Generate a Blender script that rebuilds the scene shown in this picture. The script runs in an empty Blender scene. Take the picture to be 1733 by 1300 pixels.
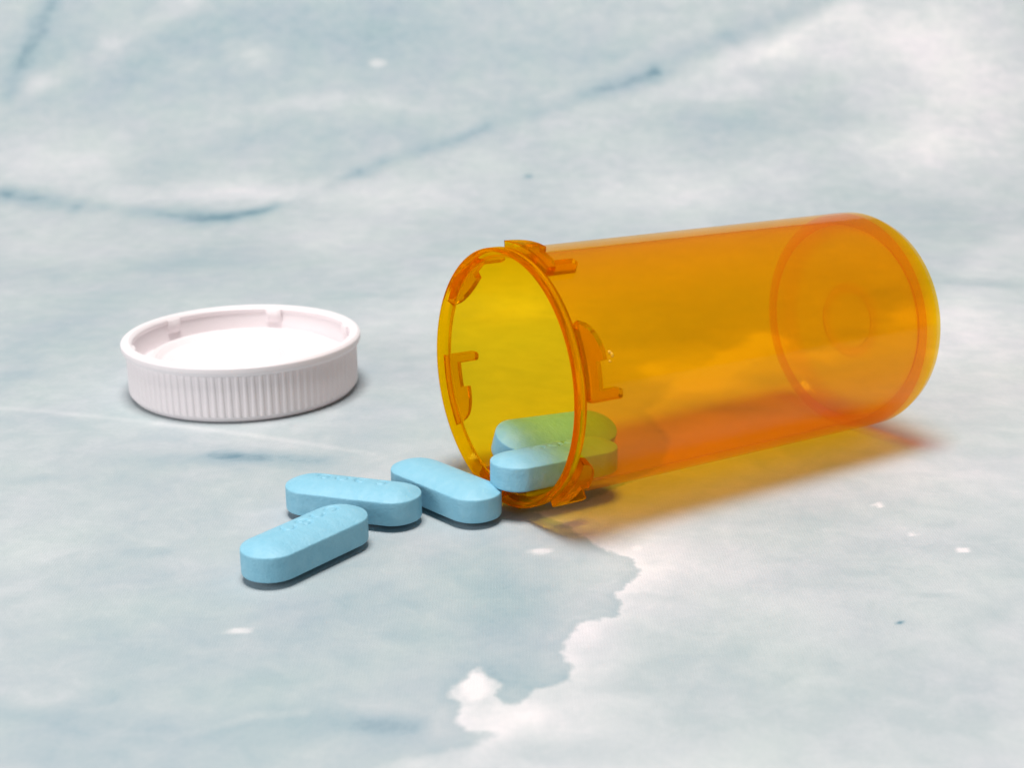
import bpy, bmesh, math, random
import numpy as np
from mathutils import Vector, Matrix

S = 0.001                                   # everything below is thought in millimetres
scene = bpy.context.scene
COL = scene.collection
rad = math.radians

# ------------------------------------------------------------------ camera
cam_data = bpy.data.cameras.new('camera')
cam = bpy.data.objects.new('camera', cam_data); COL.objects.link(cam)
PITCH, ROLL, CAM_H = 0.30721, -0.00622, 69.123
cp, sp = math.cos(PITCH), math.sin(PITCH)
fw = Vector((0, cp, -sp)); rt0 = Vector((1, 0, 0)); up0 = Vector((0, sp, cp))
rt = rt0*math.cos(ROLL) + up0*math.sin(ROLL)
up = -rt0*math.sin(ROLL) + up0*math.cos(ROLL)
cam.matrix_world = Matrix(((rt.x, up.x, -fw.x, 0), (rt.y, up.y, -fw.y, 0), (rt.z, up.z, -fw.z, CAM_H*S), (0, 0, 0, 1)))
cam_data.sensor_width = 36.0
cam_data.lens = 2358.88/1733*36
cam_data.clip_start = 0.01
cam_data.clip_end = 20
cam_data.dof.use_dof = True
cam_data.dof.focus_distance = 0.176
cam_data.dof.aperture_fstop = 40
scene.camera = cam

# ------------------------------------------------------------------ light
world = bpy.data.worlds.new('World'); scene.world = world
world.use_nodes = True
bg = world.node_tree.nodes['Background']
bg.inputs['Color'].default_value = (0.94, 0.97, 1.0, 1)
bg.inputs['Strength'].default_value = 0.16

def area(name, loc, target, sx, sy, power, color):
    d = bpy.data.lights.new(name, 'AREA'); d.shape = 'RECTANGLE'; d.size = sx; d.size_y = sy
    d.energy = power; d.color = color
    o = bpy.data.objects.new(name, d); COL.objects.link(o)
    o.location = loc
    o.rotation_euler = (Vector(target) - Vector(loc)).to_track_quat('-Z', 'Y').to_euler()
    return o
area('softbox', (-0.04, 0.09, 0.93), (0.0, 0.18, 0.0), 0.32, 0.32, 10.9, (1.0, 0.96, 0.93))
area('left_fill', (-0.60, -0.22, 0.22), (0.0, 0.18, 0.02), 0.5, 0.4, 2.7, (1.0, 0.94, 0.94))  # fill lamp added at left to brighten the cap's sides, not a window
scene.view_settings.view_transform = 'Standard'
scene.view_settings.look = 'None'
scene.view_settings.exposure = 0.0
scene.view_settings.gamma = 1.0
scene.render.engine = 'CYCLES'
cy = scene.cycles
cy.max_bounces = 24; cy.transmission_bounces = 20; cy.glossy_bounces = 6; cy.diffuse_bounces = 6
cy.transparent_max_bounces = 48; cy.volume_bounces = 1
cy.caustics_refractive = True; cy.caustics_reflective = True
cy.blur_glossy = 0.3
cy.sample_clamp_indirect = 6.0
cy.use_denoising = True

# ------------------------------------------------------------------ helpers
def srgb(r, g, b):
    f = lambda c: (c/255/12.92) if c/255 <= 0.04045 else ((c/255+0.055)/1.055)**2.4
    return (f(r), f(g), f(b), 1)

def mat(name):
    m = bpy.data.materials.new(name); m.use_nodes = True
    nt = m.node_tree
    for n in list(nt.nodes): nt.nodes.remove(n)
    out = nt.nodes.new('ShaderNodeOutputMaterial')
    def N(kind, **kw):
        n = nt.nodes.new('ShaderNode'+kind)
        for k, v in kw.items():
            if k.startswith('_'): n.inputs[k[1:].replace('_', ' ')].default_value = v
            else: setattr(n, k, v)
        return n
    def Lk(a, b): nt.links.new(a, b)
    def M(op, a, b=None, c=None, clamp=False):
        n = nt.nodes.new('ShaderNodeMath'); n.operation = op; n.use_clamp = clamp
        for i, v in enumerate((a, b, c)):
            if v is None: continue
            if isinstance(v, (int, float)): n.inputs[i].default_value = v
            else: nt.links.new(v, n.inputs[i])
        return n.outputs[0]
    return m, out, N, Lk, M

def obj(name, verts, faces, material, parent=None, smooth=True, sharp=None):
    me = bpy.data.meshes.new(name)
    me.from_pydata([tuple(c*S for c in v) for v in verts], [], faces)
    bm = bmesh.new(); bm.from_mesh(me)
    bmesh.ops.remove_doubles(bm, verts=bm.verts, dist=1e-7)
    bmesh.ops.recalc_face_normals(bm, faces=bm.faces)
    if bm.calc_volume(signed=True) < 0: bmesh.ops.reverse_faces(bm, faces=bm.faces)
    bm.to_mesh(me); bm.free()
    if smooth:
        for p in me.polygons: p.use_smooth = True
        if sharp: me.set_sharp_from_angle(angle=rad(sharp))
    me.materials.append(material)
    o = bpy.data.objects.new(name, me); COL.objects.link(o)
    if parent: o.parent = parent
    return o

def tag(o, label=None, cat=None, group=None, kind=None):
    for k, v in (('label', label), ('category', cat), ('group', group), ('kind', kind)):
        if v: o[k] = v
    return o

def empty(name, loc, mtx=None):
    o = bpy.data.objects.new(name, None); COL.objects.link(o)
    o.empty_display_size = 0.005
    if mtx is not None: o.matrix_world = mtx
    else: o.location = loc
    return o

def lathe(profile, n=160, closed=False):
    """profile: list of (r, z); a point with r = 0 becomes a pole."""
    V, F, rows = [], [], []
    for r, z in profile:
        if r < 1e-6:
            rows.append([len(V)]); V.append((0, 0, z))
        else:
            rows.append(list(range(len(V), len(V)+n)))
            V += [(r*math.cos(2*math.pi*i/n), r*math.sin(2*math.pi*i/n), z) for i in range(n)]
    pairs = list(zip(rows[:-1], rows[1:])) + ([(rows[-1], rows[0])] if closed else [])
    for a, b in pairs:
        for i in range(n):
            j = (i+1) % n
            if len(a) == 1 and len(b) == 1: break
            if len(a) == 1: F.append((a[0], b[i], b[j]))
            elif len(b) == 1: F.append((a[i], a[j], b[0]))
            else: F.append((a[i], a[j], b[j], b[i]))
    return V, F

def fillet(pts, radii, seg=5):
    """round the corners of an open (r, z) polyline"""
    out = []
    for i, p in enumerate(pts):
        R = radii[i]
        if R <= 0 or i in (0, len(pts)-1): out.append(p); continue
        a = np.array(pts[i-1]) - p; b = np.array(pts[i+1]) - p
        la, lb = np.linalg.norm(a), np.linalg.norm(b)
        a /= la; b /= lb
        ang = math.acos(max(-1, min(1, a@b)))
        t = min(R/math.tan(ang/2), la*.48, lb*.48); R2 = t*math.tan(ang/2)
        c = np.array(p) + (a+b)/np.linalg.norm(a+b)*R2/math.sin(ang/2)
        p0, p1 = np.array(p)+a*t, np.array(p)+b*t
        v0, v1 = p0-c, p1-c
        w = math.acos(max(-1, min(1, v0@v1/(R2*R2))))
        for k in range(seg+1):
            u = k/seg
            q = c + (math.sin((1-u)*w)*v0 + math.sin(u*w)*v1)/math.sin(w) if w > 1e-4 else p0
            out.append((float(q[0]), float(q[1])))
    return out

# ------------------------------------------------------------------ materials
def amber_plastic(name='amber_plastic', depth=1.0, ior=None, share=0.88):
    m, out, N, Lk, M = mat(name)
    tc = N('TexCoord')
    nz = N('TexNoise', _Scale=420.0, _Detail=2.0)
    Lk(tc.outputs['Object'], nz.inputs['Vector'])
    bp = N('Bump', _Strength=0.05, _Distance=0.0004)
    Lk(nz.outputs['Fac'], bp.inputs['Height'])
    geo = N('NewGeometry')
    # plastic absorbs along the bent path inside the wall: thickness / cos(refracted angle), half of it at each face
    dt = N('VectorMath', operation='DOT_PRODUCT')
    Lk(geo.outputs['Normal'], dt.inputs[0]); Lk(geo.outputs['Incoming'], dt.inputs[1])
    c2 = M('MULTIPLY', dt.outputs['Value'], dt.outputs['Value'])
    ct = M('SQRT', M('SUBTRACT', 1.0, M('DIVIDE', M('SUBTRACT', 1.0, c2), 2.22)))
    depth_mm = M('DIVIDE', 0.5*share*depth, ct)
    cc = N('CombineColor')
    for k, sig in enumerate((0.002, 0.285, 4.2)):
        Lk(M('POWER', 2.71828, M('MULTIPLY', depth_mm, -sig)), cc.inputs[k])
    if ior is None:
        tr = N('BsdfTransparent'); Lk(cc.outputs[0], tr.inputs[0])
        gl = N('BsdfGlossy', _Roughness=0.08)
        Lk(bp.outputs['Normal'], gl.inputs['Normal'])
        fr = N('Fresnel', _IOR=1.28)
        front = M('SUBTRACT', 1.0, geo.outputs['Backfacing'])
        mix = N('MixShader')
        Lk(M('MULTIPLY', fr.outputs[0], front), mix.inputs[0]); Lk(tr.outputs[0], mix.inputs[1]); Lk(gl.outputs[0], mix.inputs[2])
    else:
        mix = N('BsdfGlass', _IOR=ior, _Roughness=0.08); Lk(cc.outputs[0], mix.inputs['Color'])
    # a little cloudiness in the plastic
    tl = N('BsdfTranslucent'); tl.inputs['Color'].default_value = (1.0, 0.43, 0.0, 1)
    df = N('BsdfDiffuse'); df.inputs['Color'].default_value = (1.0, 0.40, 0.0, 1)
    m2 = N('MixShader', _Fac=0.5)
    Lk(tl.outputs[0], m2.inputs[1]); Lk(df.outputs[0], m2.inputs[2])
    m3 = N('MixShader', _Fac=0.13)
    Lk(mix.outputs[0], m3.inputs[1]); Lk(m2.outputs[0], m3.inputs[2])
    Lk(m3.outputs[0], out.inputs['Surface'])
    # the rest of the tint comes from the depth of the moulding itself
    va = N('VolumeAbsorption', _Density=(0.002, 0.285, 4.2)[2]*1000*(1-share)*depth)
    va.inputs['Color'].default_value = (1-(0.002, 0.285, 4.2)[0]/(0.002, 0.285, 4.2)[2], 1-(0.002, 0.285, 4.2)[1]/(0.002, 0.285, 4.2)[2], 0, 1)
    Lk(va.outputs[0], out.inputs['Volume'])
    return m

def white_plastic():
    m, out, N, Lk, M = mat('white_plastic')
    p = N('BsdfPrincipled', _Roughness=0.38)
    p.inputs['Base Color'].default_value = (0.825, 0.775, 0.79, 1)
    p.inputs['Subsurface Weight'].default_value = 0.0
    p.inputs['Subsurface Radius'].default_value = (1.0, 0.8, 0.82)
    p.inputs['Subsurface Scale'].default_value = 0.005
    tc = N('TexCoord')
    nz = N('TexNoise', _Scale=900.0, _Detail=3.0); Lk(tc.outputs['Object'], nz.inputs['Vector'])
    bp = N('Bump', _Strength=0.06, _Distance=0.0003)
    Lk(nz.outputs['Fac'], bp.inputs['Height']); Lk(bp.outputs['Normal'], p.inputs['Normal'])
    Lk(p.outputs[0], out.inputs['Surface'])
    return m

def pill_coat():
    m, out, N, Lk, M = mat('pill_coating')
    p = N('BsdfPrincipled', _Roughness=0.54)
    p.inputs['Specular IOR Level'].default_value = 0.55
    tc = N('TexCoord')
    n1 = N('TexNoise', _Scale=700.0, _Detail=4.0, _Roughness=0.6); Lk(tc.outputs['Object'], n1.inputs['Vector'])
    n2 = N('TexNoise', _Scale=3500.0, _Detail=2.0); Lk(tc.outputs['Object'], n2.inputs['Vector'])
    cr = N('ValToRGB')
    cr.color_ramp.elements[0].position = 0.3; cr.color_ramp.elements[0].color = (0.205, 0.485, 0.63, 1)
    cr.color_ramp.elements[1].position = 0.7; cr.color_ramp.elements[1].color = (0.25, 0.53, 0.67, 1)
    Lk(n1.outputs['Fac'], cr.inputs['Fac']); Lk(cr.outputs['Color'], p.inputs['Base Color'])
    h = M('ADD', M('MULTIPLY', n1.outputs['Fac'], 1.0), M('MULTIPLY', n2.outputs['Fac'], 0.35))
    bp = N('Bump', _Strength=0.5, _Distance=0.00025)
    Lk(h, bp.inputs['Height']); Lk(bp.outputs['Normal'], p.inputs['Normal'])
    Lk(p.outputs[0], out.inputs['Surface'])
    return m

def glue():
    m, out, N, Lk, M = mat('dried_glue')
    p = N('BsdfPrincipled', _Roughness=0.3)
    p.inputs['Base Color'].default_value = (0.9, 0.5, 0.03, 1)
    Lk(p.outputs[0], out.inputs['Surface'])
    return m

def paper_material():
    m, out, N, Lk, M = mat('printed_paper')
    p = N('BsdfPrincipled', _Roughness=0.62)
    p.inputs['Specular IOR Level'].default_value = 0.25
    uv = N('Attribute', attribute_name='sheet_mm')          # paper coordinates in mm, in the sheet itself
    tone = N('Attribute', attribute_name='print_tone').outputs['Fac']
    sdf = N('Attribute', attribute_name='cloud_edge').outputs['Fac']
    gain = N('Attribute', attribute_name='edge_gain').outputs['Fac']
    vec = uv.outputs['Vector']
    def noise(scale, detail=4.0, rough=0.55, stretch=None, dist=0.0):
        v = vec
        if stretch:
            mp = N('Mapping'); mp.inputs['Scale'].default_value = stretch
            Lk(vec, mp.inputs['Vector']); v = mp.outputs[0]
        n = N('TexNoise', _Scale=scale, _Detail=detail, _Roughness=rough, _Distortion=dist)
        Lk(v, n.inputs['Vector']); return M('SUBTRACT', n.outputs['Fac'], 0.5)
    wash = noise(0.035, 5.0, 0.6, (1, 0.6, 1), 0.6)
    mottle = noise(0.22, 5.0, 0.62, (0.9, 1, 1), 0.4)
    fine = noise(1.5, 4.0, 0.6)
    t = M('ADD', tone, M('MULTIPLY', wash, 0.42))
    t = M('ADD', t, M('MULTIPLY', mottle, 0.42))
    t = M('ADD', t, M('MULTIPLY', fine, 0.16))
    edge = M('ADD', sdf, M('MULTIPLY', noise(0.32, 5.0, 0.65), 2.6))
    edge = M('ADD', edge, M('MULTIPLY', noise(1.2, 3.0, 0.6), 0.7))
    mask = M('MULTIPLY_ADD', edge, gain, 0.5, clamp=True)
    rim = M('SUBTRACT', 1.0, M('MULTIPLY', M('ABSOLUTE', M('ADD', edge, 0.5)), 0.9), clamp=True)   # darker bleed line just outside
    near = M('POWER', 2.718, M('MULTIPLY', M('MAXIMUM', edge, 0.0), -0.16))
    t = M('SUBTRACT', t, M('MULTIPLY', mask, M('MULTIPLY_ADD', near, 0.32, 0.05)))
    t = M('ADD', t, M('MULTIPLY', M('MULTIPLY', rim, M('SUBTRACT', 1.0, mask)), M('MULTIPLY', gain, 0.06)))
    cr = N('ValToRGB'); e = cr.color_ramp.elements
    e[0].position = 0.0; e[0].color = PAPER[0]
    e[1].position = 1.0; e[1].color = PAPER[4]
    for pos, c in ((0.25, PAPER[1]), (0.5, PAPER[2]), (0.75, PAPER[3])):
        k = e.new(pos); k.color = c
    Lk(t, cr.inputs['Fac'])
    hue = noise(0.06, 3.0, 0.5)
    mx = N('MixRGB', blend_type='MULTIPLY'); mx.inputs['Fac'].default_value = 1.0
    tint = N('ValToRGB')
    tint.color_ramp.elements[0].position = 0.3; tint.color_ramp.elements[0].color = (0.985, 1.0, 0.985, 1)
    tint.color_ramp.elements[1].position = 0.7; tint.color_ramp.elements[1].color = (1.0, 0.975, 1.0, 1)
    Lk(M('ADD', hue, 0.5), tint.inputs['Fac'])
    Lk(cr.outputs['Color'], mx.inputs[1]); Lk(tint.outputs['Color'], mx.inputs[2])
    Lk(mx.outputs[0], p.inputs['Base Color'])
    # woven cloth-like grain of the sheet
    def wave(direction, scale):
        w = N('TexWave', wave_type='BANDS', bands_direction=direction, _Scale=scale, _Distortion=0.6, _Detail=1.0)
        Lk(vec, w.inputs['Vector']); return w.outputs['Fac']
    g = M('ADD', M('MULTIPLY', wave('X', 0.9), 0.12), M('MULTIPLY', wave('Y', 0.9), 0.12))
    g = M('ADD', g, M('MULTIPLY', noise(6.0, 3.0, 0.6), 1.2))
    bp = N('Bump', _Strength=0.35, _Distance=0.00015)
    Lk(g, bp.inputs['Height']); Lk(bp.outputs['Normal'], p.inputs['Normal'])
    Lk(p.outputs[0], out.inputs['Surface'])
    return m

PAPER = [srgb(220,218,219),srgb(194,199,201),srgb(172,183,186),srgb(150,169,176),srgb(100,133,147)]
AMBER_BASE = amber_plastic('amber_plastic_base', 1.0, None, 0.5)
AMBER_LUG = amber_plastic('amber_plastic_lug', 1.3, 1.3)
AMBER_THICK = amber_plastic('amber_plastic_thick', 1.8, 1.2)
GLUE = glue()
AMBER, WHITE, PILL, PAPERM = amber_plastic(), white_plastic(), pill_coat(), paper_material()

# ------------------------------------------------------------------ the printed backdrop sheet (flat, then sweeping up behind)
BLOBS = [[-0.7, 268.3, 12.65, 42.75, -0.14],
 [15.5, 177.6, 6.0, 10.13, 0.3],
 [21.0, 226.8, 3.6, 4.1, -0.34],
 [30.7, 220.5, 6.0, 4.33, -0.34],
 [38.2, 234.2, 3.78, 3.67, -0.3],
 [46.2, 244.7, 3.3, 4.31, -0.3],
 [28.6, 245.9, 12.1, 6.4, 0.18],
 [46.3, 220.2, 7.6, 4.55, 0.22],
 [35.1, 205.0, 8.55, 3.5, 0.25],
 [77.0, 276.0, 7.2, 7.87, 0.25],
 [64.0, 249.2, 4.4, 4.08, 0.2],
 [76.1, 257.4, 4.4, 5.2, -0.25],
 [56.2, 233.8, 5.0, 3.67, -0.2],
 [-2.6, 107.8, 9.35, 3.12, 0.16],
 [9.7, 263.4, 34.5, 32.08, -0.16],
 [-22.7, 251.2, 6.6, 16.67, -0.12],
 [25.8, 126.3, 19.8, 13.75, 0.1],
 [-30.1, 108.6, 16.5, 5.0, 0.07],
 [0.7, 135.7, 7.2, 9.33, 0.06],
 [45.5, 237.8, 26.25, 15.0, -0.08],
 [-22.8, 130.7, 32.5, 21.25, 0.09],
 [18.7, 118.2, 25.2, 13.0, 0.1],
 [83.9, 233.2, 22.0, 40.33, -0.2],
 [32.6, 129.9, 19.8, 16.25, -0.12],
 [38.5, 385.1, 48.0, 32.0, -0.08],
 [-3.7, 120.2, 1.21, 2.38, -0.3],
 [-0.6, 113.2, 3.85, 2.6, -0.16],
 [-81.7, 466.7, 62.7, 28.33, 0.22],
 [-114.9, 439.9, 42.55, 22.17, 0.16],
 [-46.1, 472.1, 38.0, 17.0, 0.07],
 [-145.9, 467.3, 11.1, 32.08, 0.16],
 [-80.5, 456.4, 9.25, 9.0, -0.28],
 [-98.2, 449.6, 5.55, 4.32, -0.12],
 [7.0, 465.9, 41.8, 23.33, 0.08],
 [-41.3, 452.4, 2.78, 2.1, -0.35],
 [-128.6, 399.2, 18.7, 18.75, -0.26],
 [-113.7, 327.7, 17.4, 27.33, -0.1],
 [-68.2, 377.7, 20.8, 8.5, -0.22],
 [-90.5, 376.8, 19.2, 6.8, -0.12],
 [-101.7, 391.2, 14.85, 8.62, 0.1],
 [-65.5, 405.7, 34.0, 14.33, 0.12],
 [-28.6, 417.5, 28.0, 10.25, 0.14],
 [-7.8, 429.0, 21.0, 6.5, 0.1],
 [-146.5, 443.4, 5.4, 6.17, -0.2],
 [-126.3, 462.8, 4.94, 5.83, -0.15],
 [-34.1, 373.7, 18.6, 17.33, -0.16],
 [-44.4, 338.7, 17.4, 18.25, -0.1],
 [-72.5, 313.5, 14.85, 16.25, 0.18],
 [-102.9, 302.3, 11.7, 14.2, 0.08],
 [-85.0, 252.6, 12.1, 21.25, 0.14],
 [-27.4, 278.7, 10.8, 4.07, 0.12],
 [-86.6, 277.7, 8.75, 5.08, 0.06],
 [-82.7, 222.9, 6.0, 8.0, 0.12],
 [142.3, 446.5, 31.45, 46.25, -0.32],
 [119.9, 464.8, 22.8, 17.5, -0.18],
 [118.1, 403.2, 25.5, 22.0, -0.24],
 [67.2, 416.4, 26.25, 10.93, 0.18],
 [98.0, 422.8, 10.5, 10.0, 0.1],
 [53.3, 400.4, 17.0, 7.33, 0.06],
 [42.1, 372.4, 27.9, 11.04, -0.12],
 [76.0, 384.5, 19.8, 9.6, -0.1],
 [27.4, 456.8, 16.65, 9.0, 0.1],
 [101.1, 465.0, 4.56, 3.5, 0.1],
 [88.7, 456.2, 22.2, 7.8, -0.16],
 [69.9, 437.9, 18.0, 5.07, -0.14],
 [98.8, 285.7, 8.75, 4.2, 0.22],
 [107.4, 321.1, 8.4, 10.53, -0.1],
 [107.6, 362.0, 7.75, 6.65, 0.06],
 [125.8, 370.9, 14.4, 9.0, -0.08],
 [91.2, 248.5, 9.45, 16.33, -0.05],
 [76.5, 219.5, 9.5, 13.0, -0.04],
 [-36.1, 182.3, 9.6, 3.03, 0.42],
 [-25.1, 180.5, 4.25, 2.03, 0.2],
 [-40.8, 185.5, 2.55, 1.93, 0.15],
 [-62.3, 176.3, 3.2, 1.73, 0.12],
 [-70.1, 201.4, 9.9, 4.4, 0.1],
 [-50.6, 181.0, 9.6, 4.5, 0.06],
 [-26.2, 221.7, 12.0, 13.33, 0.06],
 [-41.6, 166.0, 13.6, 6.0, 0.0],
 [-55.1, 153.4, 9.0, 10.0, -0.12],
 [-52.2, 137.8, 5.85, 5.67, -0.06],
 [-43.5, 152.4, 3.0, 1.33, 0.12],
 [-35.0, 142.0, 4.2, 3.0, 0.06],
 [-44.1, 129.7, 7.8, 5.0, 0.04],
 [-24.8, 124.5, 9.6, 5.83, 0.02],
 [-40.4, 118.9, 2.4, 1.73, 0.12],
 [-22.9, 123.3, 3.3, 1.63, 0.08],
 [-29.1, 132.3, 1.32, 0.67, -0.42],
 [-43.4, 121.2, 3.3, 1.63, -0.08],
 [-19.5, 134.6, 7.8, 4.0, 0.06],
 [-2.6, 147.7, 10.5, 7.92, 0.1],
 [-11.1, 140.1, 7.8, 5.67, 0.1],
 [2.0, 135.7, 4.55, 6.67, 0.14],
 [-6.7, 129.2, 4.8, 3.75, 0.1],
 [1.8, 121.8, 2.75, 3.03, 0.14],
 [-17.0, 113.4, 9.35, 2.0, 0.1],
 [-41.6, 111.6, 7.7, 4.0, 0.12],
 [-28.6, 109.1, 8.0, 2.75, 0.06],
 [21.3, 147.3, 8.4, 4.75, -0.06],
 [10.5, 130.2, 3.6, 5.0, -0.16],
 [7.7, 124.1, 2.4, 3.5, -0.14],
 [13.3, 141.3, 2.6, 4.5, -0.14],
 [23.0, 135.4, 9.1, 6.67, 0.06],
 [30.5, 120.3, 9.6, 7.0, -0.0],
 [41.0, 124.9, 9.9, 7.5, 0.02],
 [23.4, 112.9, 11.0, 5.0, 0.03],
 [41.9, 112.7, 7.15, 5.0, 0.04],
 [4.9, 113.1, 6.6, 4.0, -0.1],
 [-2.2, 110.2, 6.05, 3.0, -0.12],
 [50.7, 140.8, 6.3, 5.67, -0.08],
 [38.0, 145.5, 4.2, 1.2, 0.1],
 [47.0, 139.3, 2.4, 0.71, 0.1],
 [31.9, 161.0, 9.0, 3.67, 0.06],
 [44.3, 157.1, 8.4, 5.25, -0.06],
 [60.4, 176.8, 9.6, 8.67, -0.06],
 [46.8, 165.6, 0.68, 0.77, -0.5],
 [53.3, 151.3, 0.63, 0.83, -0.5],
 [48.6, 156.0, 0.49, 0.52, -0.35],
 [3.6, 151.7, 1.26, 0.83, -0.4],
 [41.2, 132.9, 0.32, 0.4, 0.7],
 [4.7, 386.8, 1.28, 1.6, 0.35],
 [14.9, 152.4, 0.49, 0.5, -0.3],
 [32.2, 258.4, 16.5, 17.67, 0.18],
 [46.4, 276.8, 14.4, 20.0, 0.12],
 [31.4, 225.5, 13.0, 8.88, -0.3],
 [45.5, 243.5, 5.25, 6.27, -0.26],
 [52.2, 220.0, 8.55, 6.5, -0.1],
 [22.1, 194.3, 4.5, 10.33, 0.3],
 [33.3, 205.1, 10.8, 3.97, 0.2],
 [51.3, 207.6, 7.2, 3.5, 0.16],
 [13.1, 220.9, 6.0, 9.75, 0.05],
 [-1.8, 268.3, 6.9, 7.47, -0.1],
 [1.5, 250.6, 9.9, 16.33, 0.06],
 [67.8, 292.0, 7.5, 11.0, 0.12],
 [71.6, 266.5, 4.8, 9.17, 0.14]]          # centre u, v, radius u, radius v, tone (mm on the sheet)
STROKES = [[[-138.9, 377.6, 1.16, 2.98, 0.55], [-127.8, 372.7, 1.12, 3.09, 0.45], [-115.1, 367.1, 1.09, 3.21, 0.25]],
 [[-115.1, 367.1, 1.01, 2.98, 0.25], [-105.2, 365.1, 1.01, 2.98, 0.2], [-95.3, 362.6, 1.01, 3.09, 0.32], [-86.9, 359.5, 1.01, 3.14, 0.42], [-79.5, 357.4, 1.01, 3.25, 0.6], [-71.4, 358.7, 1.01, 3.14, 0.55], [-65.8, 362.5, 1.01, 3.09, 0.6], [-62.6, 366.6, 1.01, 2.98, 0.3]],
 [[-62.6, 366.6, 0.7, 2.06, 0.15], [-54.8, 373.2, 0.72, 1.99, 0.12], [-46.5, 385.6, 0.72, 1.8, 0.12], [-42.0, 390.3, 0.74, 1.76, 0.22]],
 [[-45.0, 387.2, 1.16, 2.8, 0.2], [-39.7, 391.8, 1.15, 2.68, 0.32], [-35.9, 397.1, 1.19, 2.62, 0.15]],
 [[-35.9, 397.1, 1.1, 2.44, 0.18], [-24.5, 405.1, 1.1, 2.38, 0.28], [-16.1, 409.3, 1.14, 2.33, 0.34], [-9.4, 416.3, 1.14, 2.22, 0.32], [-2.4, 422.3, 1.14, 2.17, 0.12], [7.3, 425.6, 1.14, 2.11, 0.1]],
 [[7.3, 425.6, 1.4, 2.6, 0.12], [15.5, 431.4, 1.4, 2.6, 0.2], [21.9, 436.8, 1.44, 2.53, 0.36], [30.3, 440.5, 1.48, 2.53, 0.42], [38.6, 443.6, 1.44, 2.47, 0.42], [45.6, 447.2, 1.48, 2.47, 0.34]],
 [[45.7, 448.1, 1.98, 3.39, 0.2], [55.2, 456.5, 2.04, 3.3, 0.24], [63.1, 460.9, 2.09, 3.3, 0.24], [69.1, 464.7, 2.09, 3.21, 0.22]],
 [[68.8, 465.3, 0.92, 1.46, 0.08], [70.3, 465.8, 0.95, 1.46, 0.08]],
 [[71.9, 464.7, 1.9, 2.92, 0.16], [83.0, 470.9, 1.9, 2.83, 0.22], [93.3, 477.9, 1.9, 2.83, 0.28], [102.8, 484.8, 1.9, 2.83, 0.3]],
 [[-153.2, 437.1, 1.8, 3.17, 0.32], [-153.2, 457.1, 1.85, 3.0, 0.25], [-149.7, 482.9, 1.95, 2.83, 0.2], [-146.9, 495.2, 1.95, 2.75, 0.15]],
 [[-154.2, 430.7, 2.34, 4.33, -0.15], [-146.5, 443.4, 2.34, 4.01, -0.2], [-132.1, 453.9, 2.4, 3.9, -0.16], [-116.3, 471.4, 2.47, 3.79, -0.22], [-103.0, 486.6, 2.54, 3.58, -0.3]],
 [[-88.5, 421.7, 1.22, 2.39, -0.05], [-68.6, 431.4, 1.26, 2.28, -0.18], [-47.3, 434.4, 1.26, 2.28, -0.16], [-25.5, 427.6, 1.26, 2.33, -0.1], [-2.4, 425.7, 1.26, 2.33, -0.05]],
 [[3.0, 433.8, 1.44, 2.53, 0.05], [25.2, 450.8, 1.48, 2.4, 0.05], [44.7, 465.5, 1.52, 2.33, 0.05], [60.9, 479.6, 1.52, 2.27, 0.05]],
 [[38.7, 431.8, 2.34, 4.22, -0.08], [58.0, 445.8, 2.34, 4.01, -0.15], [77.5, 456.3, 2.41, 3.9, -0.25], [99.8, 469.3, 2.47, 3.68, -0.22], [110.5, 477.8, 2.47, 3.68, -0.25]],
 [[-80.3, 207.3, 0.17, 0.52, -0.15], [-64.2, 203.0, 0.16, 0.51, -0.22], [-48.5, 197.5, 0.16, 0.48, -0.22], [-33.4, 191.7, 0.15, 0.47, -0.18], [-19.0, 185.1, 0.14, 0.42, -0.2]],
 [[-48.6, 116.3, 0.72, 1.3, 0.2], [-42.7, 115.2, 0.66, 1.2, 0.28], [-37.0, 112.8, 0.66, 1.2, 0.26], [-34.2, 112.3, 0.66, 1.2, 0.22], [-28.8, 112.7, 0.66, 1.2, 0.18], [-25.9, 114.3, 0.66, 1.2, 0.2], [-22.7, 115.3, 0.66, 1.2, 0.24], [-18.8, 114.9, 0.72, 1.3, 0.3], [-15.4, 114.2, 0.66, 1.2, 0.3], [-9.3, 113.1, 0.66, 1.2, 0.28]],
 [[-41.3, 114.5, 0.22, 0.4, -0.1], [-36.4, 112.6, 0.22, 0.4, -0.18], [-30.9, 112.1, 0.22, 0.4, -0.12], [-26.9, 113.9, 0.22, 0.4, -0.2], [-23.9, 115.7, 0.22, 0.43, -0.22], [-19.5, 116.0, 0.24, 0.4, -0.2]],
 [[-76.0, 252.4, 1.03, 3.82, 0], [-69.1, 270.0, 1.08, 4.27, 0], [-56.7, 279.5, 1.08, 4.58, 0]]]      # polyline of u, v, half width u, half width v, tone
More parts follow.
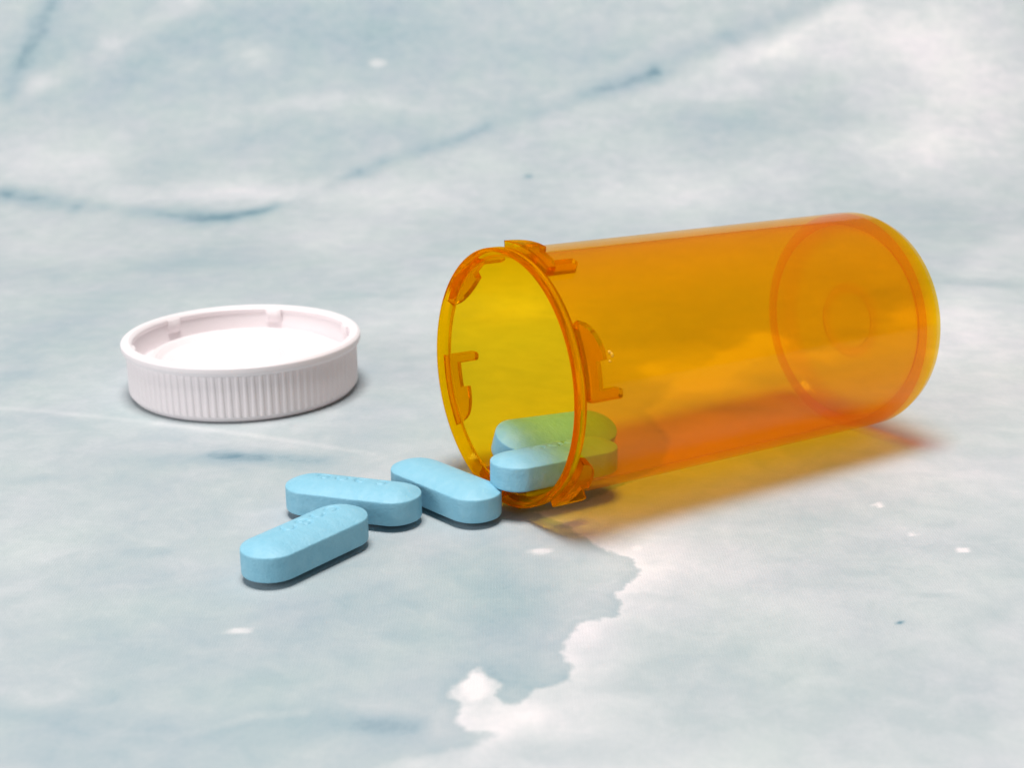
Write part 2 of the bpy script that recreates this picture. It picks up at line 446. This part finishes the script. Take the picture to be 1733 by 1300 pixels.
CLOUD = [[2.8, 163.7], [6.7, 159.5], [10.7, 152.4], [14.1, 149.4], [14.6, 146.2], [13.0, 142.8], [11.4, 140.7], [11.8, 138.1], [11.2, 135.3], [7.3, 133.4], [5.7, 130.6], [5.0, 127.3], [5.8, 124.3], [5.4, 121.5], [2.0, 119.5], [0.5, 117.1], [-1.0, 116.7], [-1.8, 118.9], [-1.1, 120.9], [-2.4, 121.9], [-3.4, 124.1], [-4.2, 123.7], [-4.5, 121.9], [-6.1, 120.8], [-6.4, 118.8], [-4.9, 117.4], [-5.3, 114.1], [-4.4, 112.6], [-1.9, 111.8], [-3.7, 110.0], [-5.8, 108.8], [-8.9, 107.4], [-11.7, 103.8], [41.6, 97.4], [71.0, 121.0], [194.8, 369.7], [123.0, 334.2], [88.3, 275.7], [68.4, 245.0], [50.0, 233.9], [46.2, 247.5], [37.7, 234.2], [25.1, 214.2], [20.7, 202.5], [23.1, 191.7], [20.6, 179.7], [10.2, 168.1]]          # outline of the pale cloud on the sheet

Y0, RS = 330.0, 220.0       # where the sheet begins to rise, and the radius of its sweep

def axis_samples(lo, hi, fine_lo, fine_hi, step, grow):
    a = list(np.arange(fine_lo, fine_hi, step))
    s, x = step, a[-1]
    while x < hi: s *= grow; x += s; a.append(x)
    s, x = step, a[0]
    while x > lo: s *= grow; x -= s; a.insert(0, x)
    return np.array(a)

def vnoise(x, y, seed):
    rng = np.random.RandomState(seed); T = rng.rand(64, 64)
    xi, yi = np.floor(x).astype(int), np.floor(y).astype(int); fx, fy = x-xi, y-yi
    fx, fy = fx*fx*(3-2*fx), fy*fy*(3-2*fy)
    g = lambda a, b: T[a % 64, b % 64]
    return (g(xi, yi)*(1-fx)+g(xi+1, yi)*fx)*(1-fy) + (g(xi, yi+1)*(1-fx)+g(xi+1, yi+1)*fx)*fy - .5

def fbm(x, y, seed, o=4):
    return sum(vnoise(x*2**k, y*2**k, seed+k)*.5**k for k in range(o))

def build_sheet():
    U = axis_samples(-620, 620, -175, 175, 0.75, 1.06)
    V = np.concatenate([axis_samples(-250, 262, 84, 262, 0.6, 1.07)[:-1], np.arange(263, 500, 0.9), np.arange(500, 622, 3.0)])
    u, v = np.meshgrid(U, V)
    a = np.maximum(v-Y0, 0)/RS
    X, Y, Z = u.copy(), np.where(v <= Y0, v, Y0+RS*np.sin(a)), np.where(v <= Y0, 0, RS*(1-np.cos(a)))
    # the sheet is not perfectly flat: soft ripples on the part that rises
    Z = Z + np.clip((v-300)/120, 0, 1)*1.6*fbm(u*.012+3, v*.02, 5, 2)
    du, dv = fbm(u*.05, v*.06, 11)*6, fbm(u*.05+9, v*.06+4, 21)*5
    tone = np.full(u.shape, 0.47)
    for bu, bv, ru, rv, d in BLOBS:
        k = 1.0 if max(ru, rv) > 3 else 0.12
        q = ((u+du*k-bu)/ru)**2 + ((v+dv*k-bv)/rv)**2
        tone += d*np.exp(-np.minimum(q, 60)*1.1) if max(ru, rv) > 3 else d*np.clip(1.6-q*1.0, 0, 1)
    for st in STROKES:
        best = np.zeros(u.shape)
        k = 0.10
        for (u0, v0, a0, b0, t0), (u1, v1, a1, b1, t1) in zip(st[:-1], st[1:]):
            wu, wv = (a0+a1)*.75, (b0+b1)*.75
            pu, pv = (u+du*k-u0)/wu, (v+dv*k-v0)/wv
            eu, ev = (u1-u0)/wu, (v1-v0)/wv
            h = np.clip((pu*eu+pv*ev)/(eu*eu+ev*ev), 0, 1)
            dd = (pu-h*eu)**2 + (pv-h*ev)**2
            val = .78*(t0+(t1-t0)*h)*np.exp(-np.minimum(dd, 60)*0.7)
            best = np.where(np.abs(val) > np.abs(best), val, best)
        grain = 1 + 0.3*fbm(u*.25, v*.4, 41)
        tone += best*grain
    C = np.array(CLOUD); sd = np.full(u.shape, 1e9); ins = np.zeros(u.shape, bool)
    for (ax, ay), (bx, by) in zip(C, np.roll(C, -1, 0)):
        ex, ey = bx-ax, by-ay
        h = np.clip(((u-ax)*ex+(v-ay)*ey)/(ex*ex+ey*ey+1e-9), 0, 1)
        sd = np.minimum(sd, np.hypot(u-ax-h*ex, v-ay-h*ey))
        c = (ay > v) != (by > v)
        ins ^= c & (u < (bx-ax)*(v-ay)/((by-ay) if by != ay else 1e-9)+ax)
    sd = np.clip(np.where(ins, sd, -sd), -40, 40)
    gain = 0.07 + 1.6*np.clip((215-v)/50, 0, 1)*np.clip((v-106)/10, 0, 1)*np.clip((45-u)/25, 0, 1) + 0.3*np.exp(-((u-30)/26)**2-((v-222)/42)**2)
    nr, nc = u.shape
    me = bpy.data.meshes.new('backdrop')
    co = np.stack([X, Y, Z], -1).reshape(-1, 3)*S
    i = np.arange(nr*nc).reshape(nr, nc)
    f = np.stack([i[:-1, :-1], i[:-1, 1:], i[1:, 1:], i[1:, :-1]], -1).reshape(-1, 4)
    me.vertices.add(len(co)); me.vertices.foreach_set('co', co.ravel())
    me.loops.add(f.size); me.loops.foreach_set('vertex_index', f.ravel())
    me.polygons.add(len(f)); me.polygons.foreach_set('loop_start', np.arange(0, f.size, 4))
    me.update(calc_edges=True)
    me.polygons.foreach_set('use_smooth', np.ones(len(f), bool))
    for name, arr in (('print_tone', tone), ('cloud_edge', sd), ('edge_gain', gain)):
        at = me.attributes.new(name, 'FLOAT', 'POINT'); at.data.foreach_set('value', arr.ravel().astype(np.float32))
    at = me.attributes.new('sheet_mm', 'FLOAT_VECTOR', 'POINT')
    at.data.foreach_set('vector', np.stack([u, v, 0*u], -1).ravel().astype(np.float32))
    me.materials.append(PAPERM)
    o = bpy.data.objects.new('ground', me); COL.objects.link(o)
    tag(o, 'pale blue and white marbled sheet that everything lies on', kind='structure')
build_sheet()

# ------------------------------------------------------------------ amber bottle, lying on its side
MOUTH = Vector((-1.390, 165.840, 17.15)); AXIS = Vector((0.844658, 0.534873, -0.021539)).normalized()
LEN = 62.77
E1 = AXIS.cross(Vector((0, 0, 1))).normalized(); E2 = E1.cross(AXIS).normalized()
BASE = MOUTH + AXIS*LEN
mtx = Matrix(((E1.x, E2.x, -AXIS.x, BASE.x*S), (E1.y, E2.y, -AXIS.y, BASE.y*S), (E1.z, E2.z, -AXIS.z, BASE.z*S), (0, 0, 0, 1)))
bottle = empty('pill_bottle', None, mtx)
tag(bottle, 'open translucent amber medicine bottle lying on its side with its mouth to the left', 'bottle')
H = LEN
prof = [(14.02, 3.62), (14.42, 4.7), (14.6, 6.5), (14.78, 14), (14.93, H-10), (15.15, H-1.62), (15.99, H-1.62), (15.77, 3.62)]
body = obj('body', *lathe(prof, 200, closed=True), AMBER, bottle, sharp=40)
prof = [(0, 1.95), (3.9, 1.95), (4.5, 2.75), (5.0, 2.75), (5.7, 1.85), (11.9, 1.75), (12.9, 2.05), (13.6, 2.7), (14.02, 3.6), (15.77, 3.6), (15.72, 1.6), (15.1, 0.0), (13.6, 0.0), (12.4, 0.5), (0, 0.6)]
base = obj('base', *lathe(fillet(prof, [0, .3, .3, .3, .3, .8, .8, .8, 0, 0, 1.0, 0.6, .8, .6, 0], 6), 256), AMBER_BASE, bottle, sharp=50)
prof = [(15.15, H-1.60), (15.2, H-1.3), (15.72, H-0.28), (15.92, H-0.03), (16.22, H), (16.42, H-0.22), (16.42, H-1.42), (16.25, H-1.60)]
obj('rim', *lathe(fillet(prof, [0, .2, .15, .1, .12, .15, .12, 0], 5), 256, closed=True), AMBER_THICK, bottle, sharp=50)

def lug_mesh(phi0):
    """bayonet lug moulded on the neck: an axial leg, a strip round the neck, and a fin-shaped end"""
    R0, R1 = 15.80, 17.18
    s_front = 1.62
    cols = [(p, 6.25) for p in np.linspace(0, 3.9, 5)]
    cols[0] = (0, 6.05); cols[-1] = (3.9, 6.05)
    cols += [(p, 3.45) for p in np.linspace(4.0, 15.8, 9)]
    for q in np.linspace(0, 1, 14):
        cols.append((16.0+17.0*q, 1.75 + 2.75*math.sqrt(max(0, 1-(0.06+0.94*q)**2.2))))
    V, F = [], []
    bev = 0.14
    for p, s1 in cols:
        for R, a, b in ((R0, s_front, s1), (R1-bev, s_front, s1), (R1, s_front+bev, s1-bev)):
            t = rad(phi0+p)
            t2 = t
            for s in (a, b):
                V.append((R*math.cos(t2), R*math.sin(t2), H-s))
    n = len(cols)
    for k in range(n-1):
        a, b = 6*k, 6*(k+1)
        ring = [0, 2, 4, 5, 3, 1]
        for i in range(6):
            j = (i+1) % 6
            F.append((a+ring[i], a+ring[j], b+ring[j], b+ring[i]))
    for k in (0, n-1):
        F.append(tuple(6*k+q for q in (0, 2, 4, 5, 3, 1)))
    return V, F
for k in range(6):
    obj('closure_lug', *lug_mesh(4.2+60*k), AMBER_LUG, bottle, sharp=35)

# dried specks of glue and a nub of moulding flash on the wall
def speck_mesh(bits):
    V, F = [], []
    for s, phi, R, a, b, hgt in bits:
        t = rad(phi); n = 8
        er = Vector((math.cos(t), math.sin(t), 0)); et = Vector((-math.sin(t), math.cos(t), 0)); ez = Vector((0, 0, -1))
        c = er*R + Vector((0, 0, H-s))
        k0 = len(V)
        for rr, hh in ((1.0, -.02), (.9, hgt*.6), (.45, hgt)):
            for i in range(n):
                w = 2*math.pi*i/n
                q = c + et*(a*rr*math.cos(w)) + ez*(b*rr*math.sin(w)) + er*hh
                V.append(tuple(q))
        for j in range(2):
            for i in range(n):
                F.append((k0+j*n+i, k0+j*n+(i+1) % n, k0+j*n+n+(i+1) % n, k0+j*n+n+i))
        F.append(tuple(k0+i for i in range(n))); F.append(tuple(k0+2*n+i for i in range(n)))
    return V, F
obj('glue_speck', *speck_mesh([(5.75, 23.2, 15.95, .22, .24, .10), (6.0, 21.9, 15.95, .34, .22, .13), (5.55, 19.4, 15.95, .14, .2, .08)]), GLUE, bottle)
obj('flash_nub', *speck_mesh([(4.6, 84, 15.95, .2, .28, .42)]), AMBER, bottle)

# ------------------------------------------------------------------ white cap, lying upside down
cap = empty('bottle_cap', (-43.483*S, 216.67*S, 0))
tag(cap, 'round white ribbed plastic cap lying upside down with its hollow side up', 'cap')
p = [(0, 0.25), (15.5, 0.25), (16.2, 0.0), (17.5, 0.0), (18.15, 1.1), (18.25, 8.15), (17.35, 8.25), (17.25, 4.7), (0, 4.7)]
obj('shell', *lathe(fillet(p, [0, .2, .2, 1.0, .8, .1, .1, .5, 0], 4), 192), WHITE, cap, sharp=45)
p = [(18.27, 7.55), (18.8, 7.7), (19.0, 8.2), (19.0, 8.95), (18.55, 9.33), (17.65, 9.33), (17.22, 8.9), (17.20, 8.27)]
obj('rim', *lathe(fillet(p, [0, .3, .4, .4, .4, .4, .3, 0], 4), 192, closed=True), WHITE, cap, sharp=60)
p = [(0, 6.0), (5.8, 5.95), (6.8, 5.5), (12.9, 5.4), (13.9, 6.2), (14.8, 6.2), (15.5, 5.0), (15.65, 4.72), (0, 4.72)]
obj('seal_disc', *lathe(fillet(p, [0, .2, .2, .5, .35, .35, .4, 0, 0], 4), 160), WHITE, cap, sharp=60)

def cap_lug(phi):
    """small catch block on the inner wall"""
    V, F = [], []
    w = 4.2
    n = 6
    for k in range(n+1):
        t = rad(phi - w + 2*w*k/n)
        e = 0.25 if k in (0, n) else 0
        for R, z in ((17.34, 6.5), (16.75+e, 7.1), (16.7+e, 8.3), (16.95, 8.85), (17.34, 8.85)):
            V.append((R*math.cos(t), R*math.sin(t), z))
    for k in range(n):
        for i in range(5):
            j = (i+1) % 5
            F.append((5*k+i, 5*k+j, 5*k+5+j, 5*k+5+i))
    F.append(tuple(range(5))); F.append(tuple(range(5*n, 5*n+5)))
    return V, F
for k in range(6):
    obj('catch_lug', *cap_lug(22+60*k), WHITE, cap, sharp=50)

def rib():
    V, F = [], []
    cs = [(-.40, -.06), (-.30, .05), (-.10, .10), (.10, .10), (.30, .05), (.40, -.06)]
    zs = [(1.05, .35), (1.4, 1), (4.5, 1), (7.75, 1)]
    for z, k in zs:
        for y, x in cs:
            V.append((18.2 + (x if x < 0 else x*k), y, z))
    m = len(cs)
    for a in range(len(zs)-1):
        for i in range(m):
            j = (i+1) % m
            F.append((m*a+i, m*a+j, m*a+m+j, m*a+m+i))
    F.append(tuple(range(m))); F.append(tuple(range(m*(len(zs)-1), m*len(zs))))
    return V, F
NR = 96
rib0 = obj('grip_rib', *rib(), WHITE, cap, sharp=60)
rib0.rotation_euler = (0, 0, 0)
for k in range(1, NR):
    c = rib0.copy(); COL.objects.link(c); c.parent = cap
    c.rotation_euler = (0, 0, 2*math.pi*k/NR)

# ------------------------------------------------------------------ tablets
PL, PW, PB, PD = 17.863, 7.041, 2.949, 0.979       # length, width, band height, dome height

def pill_mesh(name, engraving=(), seed=0):
    """stadium-shaped tablet: straight band, domed faces, engraved strokes on the upper face"""
    a, r = (PL-PW)/2, PW/2
    per = []
    ns, na = 120, 40
    for i in range(ns): per.append((a-2*a*i/ns, 0, math.pi/2))
    for i in range(na): per.append((-a, 0, math.pi/2+math.pi*i/na))
    for i in range(ns): per.append((-a+2*a*i/ns, 0, -math.pi/2))
    for i in range(na): per.append((a, 0, -math.pi/2+math.pi*i/na))
    per = np.array(per); dx, dy = np.cos(per[:, 2]), np.sin(per[:, 2])
    rings = []
    hb = PB/2
    def ring(rho, z): rings.append((rho, z))
    dome = lambda q: PD*(1-q**2.1)
    top = [q for q in np.linspace(0, .965, 52)]
    bot = [q for q in np.linspace(0, .965, 12)]
    for q in bot: ring(q, -hb-dome(q))
    for q, z in ((.985, -hb-.035), (.997, -hb+.06), (1, -hb+.2), (1, -hb*.5), (1.002, 0), (1, hb*.5), (1, hb-.2), (.997, hb-.06), (.985, hb+.035)): ring(q, z)
    for q in top[::-1]: ring(q, hb+dome(q))
    V = []
    for rho, z in rings:
        x = per[:, 0] + r*rho*dx; y = r*rho*dy; zz = np.full(len(x), z)
        if z > hb and engraving:
            d = np.full(len(x), 9.0)
            for st in engraving:
                for (x0, y0), (x1, y1) in zip(st[:-1], st[1:]):
                    ex, ey = x1-x0, y1-y0
                    h = np.clip(((x-x0)*ex+(y-y0)*ey)/(ex*ex+ey*ey+1e-9), 0, 1)
                    d = np.minimum(d, np.hypot(x-x0-h*ex, y-y0-h*ey))
            zz = zz - 0.2*np.exp(-(d/0.17)**2)
        V += list(zip(x, y, zz))
    n = len(per); F = []
    for k in range(len(rings)-1):
        for i in range(n):
            j = (i+1) % n
            F.append((k*n+i, k*n+j, k*n+n+j, k*n+n+i))
    return V, F

def arc(cx, cy, rx, ry, a0, a1, n=10):
    return [(cx+rx*math.cos(rad(a0+(a1-a0)*i/n)), cy+ry*math.sin(rad(a0+(a1-a0)*i/n))) for i in range(n+1)]

def place(name, V, F, m3, c):
    o = obj(name, V, F, PILL, sharp=70)
    o.matrix_world = Matrix(((m3[0][0], m3[0][1], m3[0][2], c[0]*S), (m3[1][0], m3[1][1], m3[1][2], c[1]*S), (m3[2][0], m3[2][1], m3[2][2], c[2]*S), (0, 0, 0, 1)))
    return o
def rz(a): return ((math.cos(a), -math.sin(a), 0), (math.sin(a), math.cos(a), 0), (0, 0, 1))

GL_A = [arc(5.0, .7, .75, .8, -110, 160), arc(2.7, .7, .8, .8, 100, 330), arc(.3, .95, .6, .55, -60, 180)+arc(.3, .0, .6, .5, 120, -150), arc(-2.0, .7, .8, .8, 110, 340)]
GL_B = [arc(-4.2, .8, .75, .8, -80, 190), arc(-1.7, .8, .8, .8, 170, 400), arc(.9, .8, .8, .8, 60, 290), arc(3.5, .8, .75, .8, -100, 130)]
GL_E = [arc(-2.2, .6, .8, .75, -60, 170), arc(.3, .6, .8, .75, 150, 380), arc(2.6, .6, .8, .8, 60, 280)]
ZC = PB/2 + PD
GRP = 'pale blue oblong tablets'
o = place('pill', *pill_mesh('pill', GL_A), rz(0.913), (-24.147, 149.52, ZC))
tag(o, 'pale blue oblong tablet nearest the front, lying across another tablet\'s lower left', 'pill', GRP)
o = place('pill', *pill_mesh('pill', GL_B), rz(-0.298), (-20.029, 162.625, ZC))
tag(o, 'pale blue oblong tablet between the front tablet and the one beside the bottle mouth', 'pill', GRP)
o = place('pill', *pill_mesh('pill'), rz(-0.813), (-8.612, 165.651, ZC))
tag(o, 'smooth pale blue oblong tablet on the sheet with its right end at the bottle mouth', 'pill', GRP)
o = place('pill', *pill_mesh('pill', GL_E), ((0.86589, -0.50023, 0.00118), (0.49983, 0.86527, 0.03838), (-0.02022, -0.03264, 0.99926)), (5.379, 166.356, 5.602))
tag(o, 'blue green oblong tablet poking out over the lip of the bottle mouth', 'pill', GRP)
o = place('pill', *pill_mesh('pill'), ((0.88104, -0.42625, 0.2051), (0.47047, 0.83472, -0.2862), (-0.04921, 0.34865, 0.93596)), (5.692, 175.775, 5.542))
tag(o, 'green tinted oblong tablet tilted inside the bottle, behind the one at the lip', 'pill', GRP)
